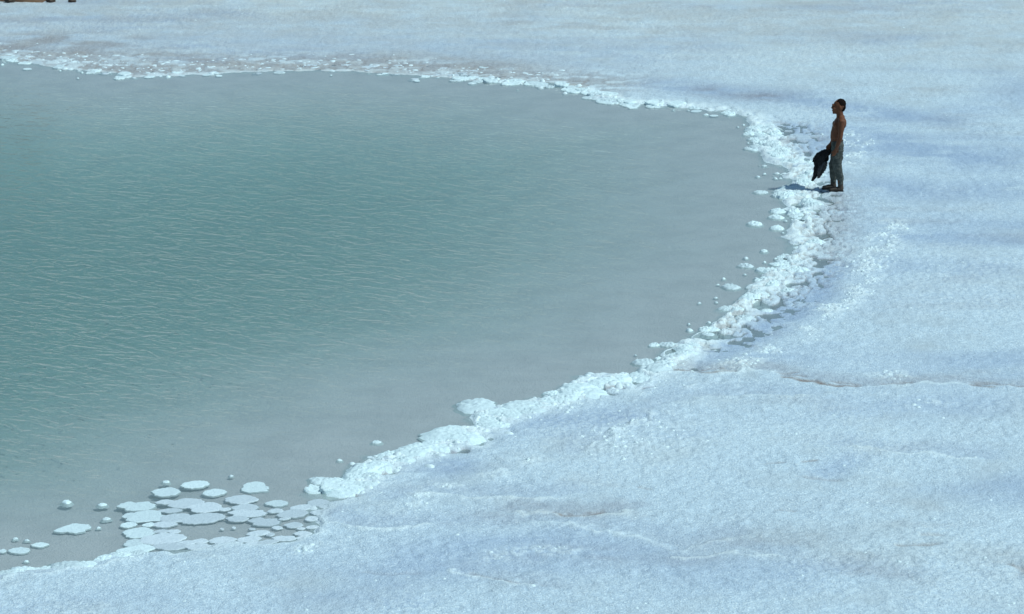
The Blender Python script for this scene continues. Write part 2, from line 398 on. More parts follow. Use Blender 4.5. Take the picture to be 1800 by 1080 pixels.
# water: mirror of the sky over a clear, slightly green body with real depth
M_water, nt, b, N, L = mat('lake_water')
N.remove(b)
co = coord(nt)
def ripple(rot, sx, sy, scale, detail, dist=0.0, rough=.5):
    vr = N.new('ShaderNodeVectorRotate'); vr.rotation_type = 'Z_AXIS'; vr.inputs['Angle'].default_value = R(rot); L.new(co, vr.inputs['Vector'])
    mp = N.new('ShaderNodeMapping'); mp.inputs['Scale'].default_value = (sx, sy, 1)
    L.new(vr.outputs[0], mp.inputs[0]); return noise(nt, scale, detail, rough, mp.outputs[0], dist)
calm = attr(nt, 'calm')
r1 = ripple(33, .55, 1, 3.5, 2, .7)
r2 = ripple(20, .65, 1, 9.5, 2, .5)
r3 = ripple(-8, .6, 1, 19.0, 1)
# sharpen the crests of the longer ripples
cr = math_n(nt, 'POWER', math_n(nt, 'MAXIMUM', .02, math_n(nt, 'SUBTRACT', 1.0, math_n(nt, 'MULTIPLY', math_n(nt, 'SQRT', math_n(nt, 'ADD', math_n(nt, 'POWER', math_n(nt, 'ABSOLUTE', math_n(nt, 'SUBTRACT', r1, .5), 0), 2.0), .0022), 0), 2.6))), 2.2)
hgt = math_n(nt, 'ADD', math_n(nt, 'MULTIPLY', cr, .80), math_n(nt, 'ADD', math_n(nt, 'MULTIPLY', r2, .50), math_n(nt, 'MULTIPLY', r3, .22)))
bp = N.new('ShaderNodeBump'); bp.inputs['Distance'].default_value = .055
L.new(hgt, bp.inputs['Height']); L.new(math_n(nt, 'MULTIPLY', calm, .75), bp.inputs['Strength'])
fr = N.new('ShaderNodeFresnel'); fr.inputs[0].default_value = 1.34; L.new(bp.outputs[0], fr.inputs['Normal'])
gl = N.new('ShaderNodeBsdfGlossy'); gl.inputs['Roughness'].default_value = .04; L.new(bp.outputs[0], gl.inputs['Normal'])
tr = N.new('ShaderNodeBsdfTransparent')
mx = N.new('ShaderNodeMixShader'); L.new(fr.outputs[0], mx.inputs[0]); df = N.new('ShaderNodeBsdfDiffuse'); df.inputs['Color'].default_value = (.275, .355, .345, 1); pass   # fine salt and silt held in the water
mt_ = N.new('ShaderNodeMixShader'); mt_.inputs[0].default_value = .40; L.new(tr.outputs[0], mt_.inputs[1]); L.new(df.outputs[0], mt_.inputs[2])
L.new(mt_.outputs[0], mx.inputs[1]); L.new(gl.outputs[0], mx.inputs[2])
L.new(mx.outputs[0], N['Material Output'].inputs['Surface'])
va = N.new('ShaderNodeVolumeAbsorption'); va.inputs['Color'].default_value = (.33, .68, .59, 1); va.inputs['Density'].default_value = .52
L.new(va.outputs[0], N['Material Output'].inputs['Volume'])

def plain(name, base, other, scale, rough=.8, bmp=.0):
    m, nt, b, N, L = mat(name)
    n = noise(nt, scale, 4, .6, coord(nt))
    L.new(ramp_mix(nt, base, other, maprange(nt, n, .35, .68)), b.inputs['Base Color'])
    b.inputs['Roughness'].default_value = rough; b.inputs['Specular IOR Level'].default_value = .3
    if bmp: bump(nt, n, bmp, .02, b)
    return m
M_skin = plain('tanned_skin', (.145, .052, .021), (.095, .035, .015), 14, .6)
M_hair = plain('dark_hair', (.016, .010, .008), (.010, .007, .006), 90, 1.0, .3)
M_hair.node_tree.nodes['Principled BSDF'].inputs['Specular IOR Level'].default_value = .05
M_trous = plain('grey_olive_cloth', (.098, .103, .09), (.036, .04, .036), 10, .9, .5)  # strong dark mottling paints the shade of the folds into the cloth colour
M_jack = plain('black_cloth', (.012, .012, .013), (.028, .026, .026), 18, .9, .5)
M_lining = plain('grey_lining', (.09, .085, .085), (.05, .048, .05), 20, .9, .5)
M_boot = plain('brown_leather', (.085, .065, .05), (.05, .038, .03), 20, .75, .3)
M_sole = plain('dark_rubber', (.02, .02, .02), (.03, .028, .026), 30, .9)
M_eye = plain('eye', (.03, .02, .015), (.03, .02, .015), 5, .3)
M_bank = plain('brown_earth', (.20, .125, .075), (.075, .045, .03), 2.2, .95, .8)
M_stone = plain('dark_stone', (.055, .04, .032), (.10, .075, .055), 6, .95, .6)

def tag(o, label=None, cat=None, group=None, kind=None):
    for k, v in (('label', label), ('category', cat), ('group', group), ('kind', kind)):
        if v: o[k] = v
    return o
def link(name, me, m=None, parent=None):
    o = bpy.data.objects.new(name, me); COL.objects.link(o)
    if m and me and not me.materials: me.materials.append(m)
    if parent: o.parent = parent
    return o
def np_mesh(name, V, F, smooth=True):
    """V (n,3), F (m,4) or (m,3) index arrays"""
    me = bpy.data.meshes.new(name)
    V = np.ascontiguousarray(V, np.float32); F = np.ascontiguousarray(F, np.int32)
    k = F.shape[1]
    me.vertices.add(len(V)); me.vertices.foreach_set('co', V.ravel())
    me.loops.add(F.size); me.loops.foreach_set('vertex_index', F.ravel())
    me.polygons.add(len(F)); me.polygons.foreach_set('loop_start', np.arange(0, F.size, k, dtype=np.int32))
    me.polygons.foreach_set('use_smooth', np.full(len(F), smooth))
    me.update(calc_edges=True); me.validate()
    return me
def add_attr(me, name, vals):
    a = me.attributes.new(name, 'FLOAT', 'POINT'); a.data.foreach_set('value', np.ascontiguousarray(vals, np.float32))
def grid_faces(nr, nc):
    i = np.arange(nr * nc).reshape(nr, nc)
    return np.stack([i[:-1, :-1].ravel(), i[:-1, 1:].ravel(), i[1:, 1:].ravel(), i[1:, :-1].ravel()], 1)

# ------------------------------------------------------------------ salt flat and lake bed: one sheet to the horizon
ys = [32.0]
while ys[-1] < 88: ys.append(ys[-1] + ys[-1] ** 2 / (12.5 * 3072) * 1.0)
ys = np.array(ys)
grow = .12 * 1.28 ** np.arange(1, 36)
ys = np.concatenate([(ys[0] - np.cumsum(grow))[::-1][-28:], ys, ys[-1] + np.cumsum(grow)])
us = np.linspace(-.192, .192, 800)
gu = .0006 * 1.3 ** np.arange(1, 34)
us = np.concatenate([(us[0] - np.cumsum(gu))[::-1], us, us[-1] + np.cumsum(gu)])
wy = np.clip(ys, 30, 110)                      # columns spread with distance, then run parallel
X = us[None, :] * wy[:, None]; Y = np.repeat(ys[:, None], len(us), 1)
F = field(X.ravel(), Y.ravel())
me = np_mesh('salt_flat', np.stack([X.ravel(), Y.ravel(), F['z']], 1), grid_faces(len(ys), len(us)))
for k in ('mud', 'damp', 'bright', 'sand', 'bed'): add_attr(me, k, F[k])
ground = tag(link('salt_flat', me, M_ground), 'pale blue-white crusted salt flat with lake bed', None, None, 'structure')

# ------------------------------------------------------------------ water body (closed)
def build_water():
    c0 = LAKE.mean(0)
    step = .30
    x0, x1 = LAKE[:, 0].min() - 1.5, LAKE[:, 0].max() + 1.5
    y0, y1 = LAKE[:, 1].min() - 1.5, LAKE[:, 1].max() + 1.5
    nx, ny = int((x1 - x0) / step) + 1, int((y1 - y0) / step) + 1
    gx, gy = np.meshgrid(np.linspace(x0, x1, nx), np.linspace(y0, y1, ny))
    gx, gy = gx.ravel(), gy.ravel()
    d, _, _ = seg_dist(gx, gy, LAKE, True)
    d = np.where(inside(gx, gy, LAKE), -d, d)
    gust = fbm(gx * .6, gy, 5, 3, 201)
    calm = .12 + .74 * sstep(.2, 5, -d) * (.50 + .50 * sstep(64, 42, gy)) * (.65 + .35 * sstep(5, -6, gx))
    calm *= .75 + .5 * (gust * .5 + .5)
    bm = bmesh.new()
    lay = bm.verts.layers.float.new('calm')
    vt = [bm.verts.new((a, b_, 0)) for a, b_ in zip(gx, gy)]
    keep = np.zeros((ny, nx), bool)
    dn = d.reshape(ny, nx)
    for j in range(ny - 1):
        for i in range(nx - 1):
            if dn[j:j + 2, i:i + 2].min() < 1.0:
                bm.faces.new((vt[j * nx + i], vt[j * nx + i + 1], vt[(j + 1) * nx + i + 1], vt[(j + 1) * nx + i]))
    for v, cc in zip(vt, calm): v[lay] = cc
    for v in [v for v in vt if not v.link_faces]: bm.verts.remove(v)
    top = list(bm.faces)
    r = bmesh.ops.extrude_face_region(bm, geom=top)
    ev = [g for g in r['geom'] if isinstance(g, bmesh.types.BMVert)]
    for v in ev: v.co.z = -2.2
    bmesh.ops.recalc_face_normals(bm, faces=bm.faces[:])
    me = bpy.data.meshes.new('lake_water'); bm.to_mesh(me); bm.free()
    # extrusion keeps the first faces as bottom or top: make sure the original lies on top
    return me
me = build_water()
water = tag(link('lake_water', me, M_water), 'rippled grey-green lake water inside the salt shore', None, None, 'structure')

# ------------------------------------------------------------------ salt shapes
def disc_shape(seed, kind, rings, segs):
    """unit-diameter salt growth: top profile 0..1 high, skirt to -3"""
    r_ = np.random.default_rng(seed)
    th = np.linspace(0, 2 * np.pi, segs, endpoint=False)
    out = np.ones(segs)
    for k in range(2, 15):
        amp = {'flat': .12, 'lobe': .20, 'dome': .17, 'knob': .26}[kind] / (k - 1) ** (.6 if k < 5 else .95)
        out += amp * r_.uniform(-1, 1) * np.cos(k * th + r_.uniform(0, 6.28))
    out += r_.uniform(-.05, .05, segs)
    if kind in ('flat', 'lobe'): out += .045 * np.abs(np.sin(6.5 * th + seed)) + .03 * np.abs(np.sin(10.5 * th + 2 * seed))
    if kind == 'dome':
        out += .09 * np.abs(np.sin(4.5 * th + seed)) + .07 * np.abs(np.sin(8 * th + 2 * seed)) + r_.uniform(-.03, .03, segs)
    out *= .5 / out.mean()
    V = []
    for i in range(rings):
        t = 1 - i / rings            # 1 = edge
        rr = out * t
        x, y = rr * np.cos(th), rr * np.sin(th)
        bx, by = x + seed * 3.1, y + seed * 1.7
        if kind in ('flat', 'lobe'):
            z = (.55 + .45 * t ** 4 * (t < .97)) + .42 * fbm(bx, by, .14, 3, seed, .65) - (.40 if i == 0 else 0)
        elif kind == 'dome':
            c1, _, cid = worley(bx, by, .15, seed)
            z = np.clip(1 - t ** 2.2, 0, 1) ** .7 * .52 + .52 * np.clip(1 - 1.15 * c1, 0, 1) * (.25 + cid) * (1 - t ** 5) + .12 * fbm(bx, by, .09, 2, seed) * (1 - t ** 6)
        else:
            z = np.clip(1 - t ** 2.2, 0, 1) * .85 + .22 * fbm(bx, by, .3, 2, seed) * (1 - t ** 6)
        V.append(np.stack([x, y, z], 1))
    V.append(np.array([[0, 0, V[-1][:, 2].mean()]]))
    n_top = rings * segs + 1
    thin = kind in ('flat', 'lobe')
    sk = V[0].copy(); sk[:, :2] *= 1.02 if thin else 1.06; sk[:, 2] = -.12
    sk2 = V[0].copy(); sk2[:, :2] *= 1.03 if thin else 1.5; sk2[:, 2] = -1.1 if thin else -.9
    V = np.vstack(V + [sk, sk2])
    tris = []
    for i in range(rings - 1):
        a = i * segs; bb = (i + 1) * segs
        for j in range(segs):
            k = (j + 1) % segs
            tris += [(a + j, a + k, bb + k), (a + j, bb + k, bb + j)]
    a = (rings - 1) * segs
    for j in range(segs): tris.append((a + j, a + (j + 1) % segs, rings * segs))
    s0, s1 = n_top, n_top + segs
    for j in range(segs):
        k = (j + 1) % segs
        tris += [(s0 + j, s0 + k, k), (s0 + j, k, j), (s1 + j, s1 + k, s0 + k), (s1 + j, s0 + k, s0 + j)]
    return V, np.array(tris)
SH = {}
for kind, n, rg, sg in (('flat', 8, 6, 44), ('lobe', 8, 6, 46), ('dome', 10, 13, 44), ('knob', 6, 4, 12)):
    for i in range(n):
        V, T = disc_shape(100 + i * 7 + len(kind), kind, rg, sg)
        mt = {'flat': M_pan, 'lobe': M_pan, 'dome': M_rim, 'knob': M_rim}[kind]
        m_ = np_mesh('salt_' + kind, V, T); m_.materials.append(mt)
        SH.setdefault(kind, []).append(m_)
SHB = {}
for kind in ('flat', 'lobe'):                     # brighter, thicker versions of the pancakes for the open water
    for m_ in SH[kind]:
        q = m_.copy(); q.materials.clear(); q.materials.append(M_rim); SHB.setdefault(kind, []).append(q)

def put(name, kind, x, y, w, hgt, depth=1.0, rot=None, z=None, parent=None, white=False, tilt=0.0):
    me = random.choice((SHB if white and kind in SHB else SH)[kind])
    o = bpy.data.objects.new(name, me); COL.objects.link(o)
    if z is None: z = max(gz(x, y), 0.0)
    o.location = (x, y, z)
    o.rotation_euler = (random.uniform(-tilt, tilt), random.uniform(-tilt, tilt), random.uniform(0, 6.28) if rot is None else rot)
    o.scale = (w, w * depth, hgt)
    if parent: o.parent = parent
    return o
def put_px(name, kind, px, py, wpx, hgt=None, depth=1.0, rot=None, **kw):
    w = wpx * px_m(py)
    if hgt is None: hgt = {'flat': .045, 'lobe': .045, 'dome': min(.045 + .05 * w, .25 * w), 'knob': .34 * w}[kind]
    # the pixel marks the middle of what shows; go down by half of the height above water
    x, y = px2w(px, py, hgt * .5)
    return put(name, kind, x, y, w, hgt, depth, rot, **kw)

# --- single growths standing free in the water: each a thing of its own
G1 = 'free salt growths in the shallow water'
FREE = [
    # kind, px, py, width px, depth, rot, name, label
    ('lobe', 130, 928, 60, .80, .5, 'salt_pancake', 'wide two-lobed white salt pancake alone in the grey shallows at lower left'),
    ('flat', 34, 967, 36, .95, None, 'salt_pancake', 'round white salt pancake close to the left edge of the photo'),
    ('flat', 4, 968, 16, 1.0, None, 'salt_pancake', 'small salt pancake cut off by the left edge of the photo'),
    ('lobe', 70, 957, 31, .7, .45, 'salt_pancake', 'slim slanting white salt pancake touching the round one at far left'),
    ('dome', 27, 946, 10, 1, None, 'salt_nodule', 'white salt nub just above the round pancake at the left edge'),
    ('dome', 117, 881, 18, 1, None, 'salt_nodule', 'white salt nub farthest out in the water at lower left'),
    ('dome', 180, 886, 15, 1, None, 'salt_nodule', 'white salt nub in the water left of the pancake raft, upper of two'),
    ('dome', 187, 911, 14, 1, None, 'salt_nodule', 'rounded white salt nub left of the pancake raft, lower of two'),
    ('flat', 343, 851, 47, .95, .3, 'salt_pancake', 'oval white salt pancake at the back of the raft, farthest out of all'),
    ('flat', 292, 864, 53, .85, .2, 'salt_pancake', 'broad white salt pancake at the left back of the raft'),
    ('flat', 377, 865, 44, .85, .2, 'salt_pancake', 'flat oval salt pancake between the two larger ones behind the raft'),
    ('lobe', 448, 856, 55, .95, .3, 'salt_pancake', 'ragged-edged white salt pancake standing free at the right back of the raft'),
    ('flat', 487, 884, 39, .9, .1, 'salt_pancake', 'small oval salt pancake free in the channel right of the raft'),
    ('dome', 292, 846, 13, 1, None, 'salt_nodule', 'tiny white salt nub behind the broad pancake at the raft'),
    ('dome', 838, 710, 80, 1.0, None, 'salt_mound', 'large bright crusty salt mound jutting into the water off the front shore'),
    ('dome', 972, 690, 33, .9, None, 'salt_mound', 'small oblong salt mound in the water right of the large jutting mound'),
    ('dome', 662, 776, 16, 1, None, 'salt_nodule', 'single white salt nub out in the water off the front shore'),
    ('dome', 597, 808, 10, 1.0, None, 'salt_nodule', 'small salt nub in the water beside the front shore bend'),
    ('dome', 1131, 634, 38, 1.0, None, 'salt_mound', 'smooth domed salt mound at the shore where it turns inland'),
    ('dome', 1158, 629, 15, 1, None, 'salt_nodule', 'little salt nub just right of the smooth domed mound'),
    ('dome', 1327, 391, 27, 1.0, None, 'salt_mound', 'pointed salt mound farthest out in the water below the person'),
    ('dome', 1343, 440, 14, 1, None, 'salt_nodule', 'compact salt nub between the pointed mound and the scattered ones below'),
    ('dome', 1311, 465, 26, 1.0, None, 'salt_mound', 'flat-topped salt mound with a tiny nub right behind it'),
    ('dome', 1339, 473, 24, 1.0, None, 'salt_mound', 'low salt mound right of the flat-topped mound, near the rim'),
    ('dome', 1285, 502, 32, 1.0, None, 'salt_mound', 'wide pointed salt mound nearest the camera among those off the right shore'),
    ('dome', 1367, 369, 31, 1.0, None, 'salt_mound', 'lumpy salt mound beside the rim below the person, upper half of a pair'),
    ('dome', 1364, 380, 27, .9, None, 'salt_mound', 'lumpy salt mound beside the rim below the person, lower half of a pair'),
    ('dome', 1366, 399, 28, .9, None, 'salt_mound', 'salt mound touching the rim just below the lumpy pair'),
    ('dome', 1365, 342, 21, .9, None, 'salt_mound', 'low salt mound in the water just under the tip of the shadow'),
    ('dome', 1315, 260, 17, .9, None, 'salt_mound', 'salt clump jutting into the water, level with the jacket'),
    ('dome', 1325, 243, 19, 1, None, 'salt_mound', 'salt clump in front of the little pool on the right shore'),
    ('flat', 1255, 203, 15, 1, None, 'salt_pancake', 'white salt patch off the back shore, largest of a short row'),
    ('flat', 1224, 195, 21, .9, None, 'salt_pancake', 'long white salt patch off the back shore, leftmost of a short row'),
    ('flat', 1278, 201, 11, 1, None, 'salt_pancake', 'small salt patch off the back shore, rightmost of a short row'),
    ('flat', 733, 142, 11, 1, None, 'salt_pancake', 'lone salt flake in the water off the far shore'),
    ('flat', 48, 121, 15, 1, None, 'salt_pancake', 'salt flake in the water off the far shore at upper left'),
    ('flat', 263, 135, 19, .9, None, 'salt_pancake', 'farthest-out long salt flake off the far left shore'),
    ('flat', 365, 131, 20, .8, None, 'salt_pancake', 'thin salt flake off the far shore, left of a close pair'),
    ('flat', 385, 133, 13, .9, None, 'salt_pancake', 'thin salt flake off the far shore, right of a close pair'),
    ('flat', 320, 133, 12, .9, None, 'salt_pancake', 'short salt flake between the long flake and the close pair far off'),
    ('dome', 1344, 291, 9, 1, None, 'salt_nodule', 'salt nub in the bay of water left of the jacket'),
]
for kind, px, py, w, dep, rot, nm, lab in FREE:
    hg = None
    if kind in ('flat', 'lobe'): hg = .014
    o = put_px(nm, kind, px, py, w, hg, dep, rot, z=-.003, white=True)
    tag(o, lab, 'salt ' + nm.split('_')[1], G1)
TINY = [(47, 949, 8), (173, 927, 7), (46, 986, 7), (406, 836, 7), (1311, 453, 8), (1272, 489, 7), (1262, 500, 4.5), (1309, 482, 4.5), (1329, 489, 8), (1327, 500, 5.5), (1351, 482, 10), (1344, 460, 6),
    (1363, 454, 5), (1258, 523, 5.5), (1259, 531, 5.5), (1229, 532, 6), (1274, 538, 5), (1246, 566, 7), (1211, 569, 5), (1232, 576, 5.5), (1212, 579, 12), (1332, 310, 6.5), (1344, 305, 5), (1363, 313, 6),
    (1297, 223, 4), (1307, 219, 5), (1314, 225, 9), (1322, 226, 7), (1318, 232, 8), (1329, 231, 6), (1315, 251, 4), (1241, 201, 7), (1210, 194, 4), (4, 113, 6), (106, 124, 4), (144, 127, 5), (137, 137, 4),
    (296, 134, 9), (582, 132, 4), (1117, 624, 4), (1096, 656, 5), (1376, 345, 4), (1380, 372, 4), (1377, 382, 4), (1388, 378, 4), (1384, 366, 5), (1389, 366, 4), (1381, 388, 5), (1376, 409, 4), (1395, 390, 4), (1372, 313, 5)]
for px, py, w in TINY:
    o = put_px('salt_nodule', 'knob', px, py, w * 1.1, None, 1.0, z=0.0)
    tag(o, 'tiny round white salt knob poking out of the shallow water by the shore', 'salt nodule', 'tiny salt knobs in the shallows')

# --- the pancake raft: fused plates that belong together
raft = bpy.data.objects.new('salt_raft', None); COL.objects.link(raft)
rx, ry = px2w(380, 920); raft.location = (rx, ry, -.12)
tag(raft, 'raft of many fused pale salt pancakes enclosing a grey puddle at lower left', 'salt raft')
RAFT = [(242, 889, 62, .8), (290, 882, 30, .8), (327, 884, 62, .75), (361, 892, 64, .7), (424, 878, 56, .75), (431, 892, 50, .75), (436, 902, 64, .6), (354, 911, 74, .75), (307, 910, 54, .8), (256, 908, 72, .7),
    (289, 921, 44, .7), (244, 936, 56, .9), (284, 934, 27, .7), (306, 934, 22, .8), (417, 912, 38, .7), (466, 917, 55, .8), (515, 902, 52, .8), (529, 892, 38, .8), (516, 923, 35, .7), (487, 928, 19, .8), (559, 883, 40, .9),
    (571, 891, 20, .8), (529, 929, 14, .8), (454, 937, 37, .7), (475, 940, 17, .8), (438, 947, 46, .6), (391, 949, 48, .7), (352, 951, 30, .7), (326, 955, 38, .6), (286, 947, 80, .65), (235, 954, 38, .9), (261, 922, 23, .8),
    (443, 930, 12, .8), (484, 898, 31, .6), (548, 912, 26, .8), (226, 922, 30, .9), (228, 906, 28, .9), (390, 930, 7, 1), (411, 928, 7, 1), (500, 912, 20, .6), (300, 897, 40, .6), (395, 895, 22, .7),
    (252, 963, 42, .8), (300, 960, 60, .6), (348, 961, 44, .6), (402, 957, 52, .6), (450, 956, 42, .6), (500, 946, 42, .6), (532, 938, 30, .8), (560, 901, 30, .8), (549, 926, 22, .8), (225, 966, 36, .8), (540, 946, 40, .6), (470, 953, 40, .5)]
for i, (px, py, w, dep) in enumerate(RAFT):
    o = put_px('salt_pancake', 'lobe' if i % 3 == 0 else 'flat', px, py, w * 1.04, 0.009 + .006 * random.random(), dep, random.uniform(.1, .5), z=-.003 + .002 * (i % 5), white=px < 262)
    o.parent = raft; o.matrix_parent_inverse = Matrix.Translation(-raft.location)

# --- rim: crust lumps that belong to the salt flat
small = []          # (kind idx, x, y, z, w, h, rot)
big = []
def rim_lump(kind, x, y, w, hgt, dep=1.0, rot=None, white=True):
    big.append((w, kind, x, y, hgt, dep, rot, white))
C_LUMPS = [(790, 760, 80), (765, 776, 46), (815, 768, 60), (770, 786, 60), (735, 790, 52), (720, 797, 50), (690, 799, 54), (664, 808, 46), (640, 826, 60), (672, 820, 60), (622, 838, 46), (705, 808, 46),
    (862, 735, 60), (878, 724, 60), (852, 748, 44), (880, 745, 46), (915, 715, 58), (945, 712, 46), (965, 706, 50), (990, 702, 46), (1005, 692, 44), (1040, 671, 78), (1016, 680, 54), (1066, 672, 58), (1036, 688, 60),
    (1092, 664, 40), (1112, 662, 40), (1128, 656, 44), (1150, 648, 46), (1140, 664, 40), (1172, 640, 44), (1190, 624, 40), (1178, 630, 34), (1205, 612, 32), (1215, 606, 34), (1200, 622, 36),
    (565, 841, 44), (552, 859, 44), (588, 856, 62), (610, 862, 60), (640, 852, 46), (590, 842, 40), (615, 846, 40), (650, 838, 40), (150, 992, 46), (115, 995, 50), (80, 997, 46), (40, 1002, 46), (10, 1007, 40), (180, 983, 40), (210, 975, 40), (240, 970, 36),
    (835, 720, 30), (845, 730, 26), (842, 742, 24), (930, 724, 50), (900, 730, 44)]
for px, py, w in C_LUMPS:
    m = w * px_m(py); hg = .036 + .030 * m
    x, y = px2w(px, py, hg * .6)
    rim_lump('dome' if px < 540 or px > 600 or py < 850 else 'lobe', x, y, m, hg if px > 260 else .036, random.uniform(.75, 1.05))
def along(path, n):
    seg = np.hypot(*np.diff(path, axis=0).T); cum = np.concatenate([[0], np.cumsum(seg)])
    t = rng.uniform(0, cum[-1], n); i = np.clip(np.searchsorted(cum, t) - 1, 0, len(seg) - 1)
    f = (t - cum[i]) / seg[i]
    P = path[i] + (path[i + 1] - path[i]) * f[:, None]
    T = (path[i + 1] - path[i]) / seg[i][:, None]
    return P, np.stack([-T[:, 1], T[:, 0]], 1)
def scatter(path, n, off, sd, wmin, wmax, pw=2.0):
    P, Nn = along(path, n)
    P = P + Nn * rng.normal(off, sd, n)[:, None] + rng.normal(0, .05, (n, 2))
    W = wmin + (wmax - wmin) * rng.random(n) ** pw
    return P, W
# right-hand rim: cobbles of many sizes
P, W = scatter(RIM_B, 1000, -.05, .19, .035, .30, 2.2)
fz = gzs(P)
gate = fbm(P[:, 0], P[:, 1], .55, 2, 611)
for (x, y), w, dd, gt in zip(P, W, fz['d'], gate):
    if dd < -.40 or gt < -.12 or (dd < -.06 and gt < .25): continue
    if w > .10: rim_lump('dome' if w > .11 else 'knob', x, y, w, (.15 + .14 * random.random()) * w)
    else: small.append((x, y, w, .30 * w))
P, W = scatter(RIM_C, 420, 0.0, .26, .03, .16, 2.0)
fz = gzs(P)
for (x, y), w, dd in zip(P, W, fz['d']):
    if dd < -.10: continue
    small.append((x, y, w, .35 * w))
P, W = scatter(RIM_T, 130, -.02, .14, .06, .36, 2.0)
fz = gzs(P)
for (x, y), w, dd in zip(P, W, fz['d']):
    if dd < -.5: continue
    if w > .16: rim_lump('lobe', x, y, w, .04)
    else: small.append((x, y, w, .5 * w))
# far flaky shore
P, W = scatter(RIM_A, 320, .15, .55, .05, .26, 1.8)
fz = gzs(P)
for (x, y), w, dd in zip(P, W, fz['d']):
    if dd < -.9 or (dd < -.2 and random.random() < .5): continue
    if w > .17: rim_lump('flat', x, y, w * 1.1, .018, .8, None, random.random() < .15)
    else: small.append((x, y, w, .02))
FAR = [(44, 108, 26), (103, 116, 24), (123, 119, 13), (139, 122, 11), (160, 125, 20), (170, 122, 20), (193, 125, 11), (209, 135, 20), (219, 129, 24), (236, 134, 14), (260, 127, 11), (282, 131, 10), (310, 127, 17), (373, 127, 13),
    (490, 125, 20), (667, 128, 15), (748, 132, 18), (800, 139, 19), (770, 133, 9), (840, 140, 30), (830, 144, 14), (15, 100, 34), (25, 104, 26), (215, 132, 28), (1060, 175, 30), (1075, 178, 26), (1030, 160, 22), (1050, 172, 20), (1100, 181, 24)]
for px, py, w in FAR:
    x, y = px2w(px, py, .04); rim_lump('lobe', x, y, w * px_m(py), .035, .85)
# crystals strewn over the flat
for path, wd, k in CLUMPS:
    L_ = np.hypot(*np.diff(path, axis=0).T).sum()
    P, W = scatter(path, int(95 * k * max(L_, .5) * max(wd, .2) / .3), 0, wd * .6, .018, .085, 2.6)
    ok = gzs(P)['bright'] > .10
    small += [(x, y, w, .34 * w) for (x, y), w in zip(P[ok], W[ok])]
n = 2600
yy = 33 + 45 * rng.random(n) ** 1.3; xx = rng.uniform(-.19, .19, n) * yy
P = np.stack([xx, yy], 1); fz = gzs(P)
keep = (fz['d'] > .3) & (rng.random(n) < .25 + .75 * (fz['bright'] > .15))
small += [(x, y, w, .3 * w) for (x, y), w in zip(P[keep], .018 + .05 * rng.random(keep.sum()) ** 3)]

big.sort(key=lambda t: -t[0] / t[3])            # the ones that show largest first
BP = np.array([(t[2], t[3]) for t in big]); BZ = gzs(BP)['z']
for i, (t, zz) in enumerate(zip(big, BZ)):
    w, kind, x, y, hgt, dep, rot, white = t
    if i < 300:
        o = put('salt_lump', kind, x, y, w, hgt, dep, rot, z=max(zz - .012, -.01), parent=ground, white=white, tilt=.10)
    else:
        small.append((x, y, w, hgt))
# the many small crystals: one joined mass
KV = [disc_shape(300 + i, 'knob', 3, 8) for i in range(6)]
SP = np.array(small); SZ = gzs(SP[:, :2])['z']
Vs, Ts, off = [], [], 0
for i, (x, y, w, hh) in enumerate(small):
    V, T = KV[i % 6]; a = random.uniform(0, 6.28); ca, sa = math.cos(a), math.sin(a)
    q = np.stack([x + w * (V[:, 0] * ca - V[:, 1] * sa), y + w * (V[:, 0] * sa + V[:, 1] * ca), max(SZ[i], -.01) - .25 * hh + hh * np.maximum(V[:, 2], -1.2)], 1)
    Vs.append(q); Ts.append(T + off); off += len(V)
cr = link('salt_crystals', np_mesh('salt_crystals', np.vstack(Vs), np.vstack(Ts)), M_small, ground)
tag(cr, None, None, None, 'stuff')

# ------------------------------------------------------------------ earth bank beyond the flat, upper left
def build_bank():
    xs = np.linspace(-14.5, -10.4, 150); vv = np.linspace(0, 1, 26)
    gx, gv = np.meshgrid(xs, vv)
    ey = px2w(60, 2.0, .10)[1] + .25 * fbm(xs, xs * 0, 1.2, 4, 301) + .35 * np.maximum(xs + 11.5, 0)
    gy = ey[None, :] + gv ** 1.5 * 2.5
    prof = np.where(gv < .3, (gv / .3) ** .6, 1 - .25 * (gv - .3))
    taper = sstep(-11.0, -11.9, gx) * sstep(-14.5, -13.8, gx)
    z = .12 + (.07 * prof * taper) * (1 + .9 * fbm(gx, gy, .45, 4, 303)) + .05 * (gy - 78.5).clip(0) - .25 * (gv == 0) - .3 * (1 - taper)
    return np_mesh('earth_bank', np.stack([gx.ravel(), gy.ravel(), z.ravel()], 1), grid_faces(26, 150))
bank = tag(link('earth_bank', build_bank(), M_bank), 'low brown earth bank beyond the far salt shore at upper left', None, None, 'structure')
for px, w, lab in ((18, .20, 'dark stone at the foot of the earth bank, nearest the left edge'), (90, .18, 'dark stone at the foot of the earth bank, middle one'), (127, .16, 'small dark stone at the thin end of the earth bank')):
    x, y = on_ground(px, 4)
    bm = bmesh.new(); bmesh.ops.create_icosphere(bm, subdivisions=2, radius=.5)
    for v in bm.verts:
        v.co *= 1 + .22 * math.sin(v.co.x * 9 + px) * math.cos(v.co.y * 8 - px) + random.uniform(-.05, .05)
        v.co.z *= .7
    me = bpy.data.meshes.new('stone'); bm.to_mesh(me); bm.free()
    o = link('stone', me, M_stone); o.location = (x, y, gz(x, y) + .22 * w); o.scale = (w * 1.3, w, w)
    tag(o, lab, 'stone', 'stones by the earth bank')

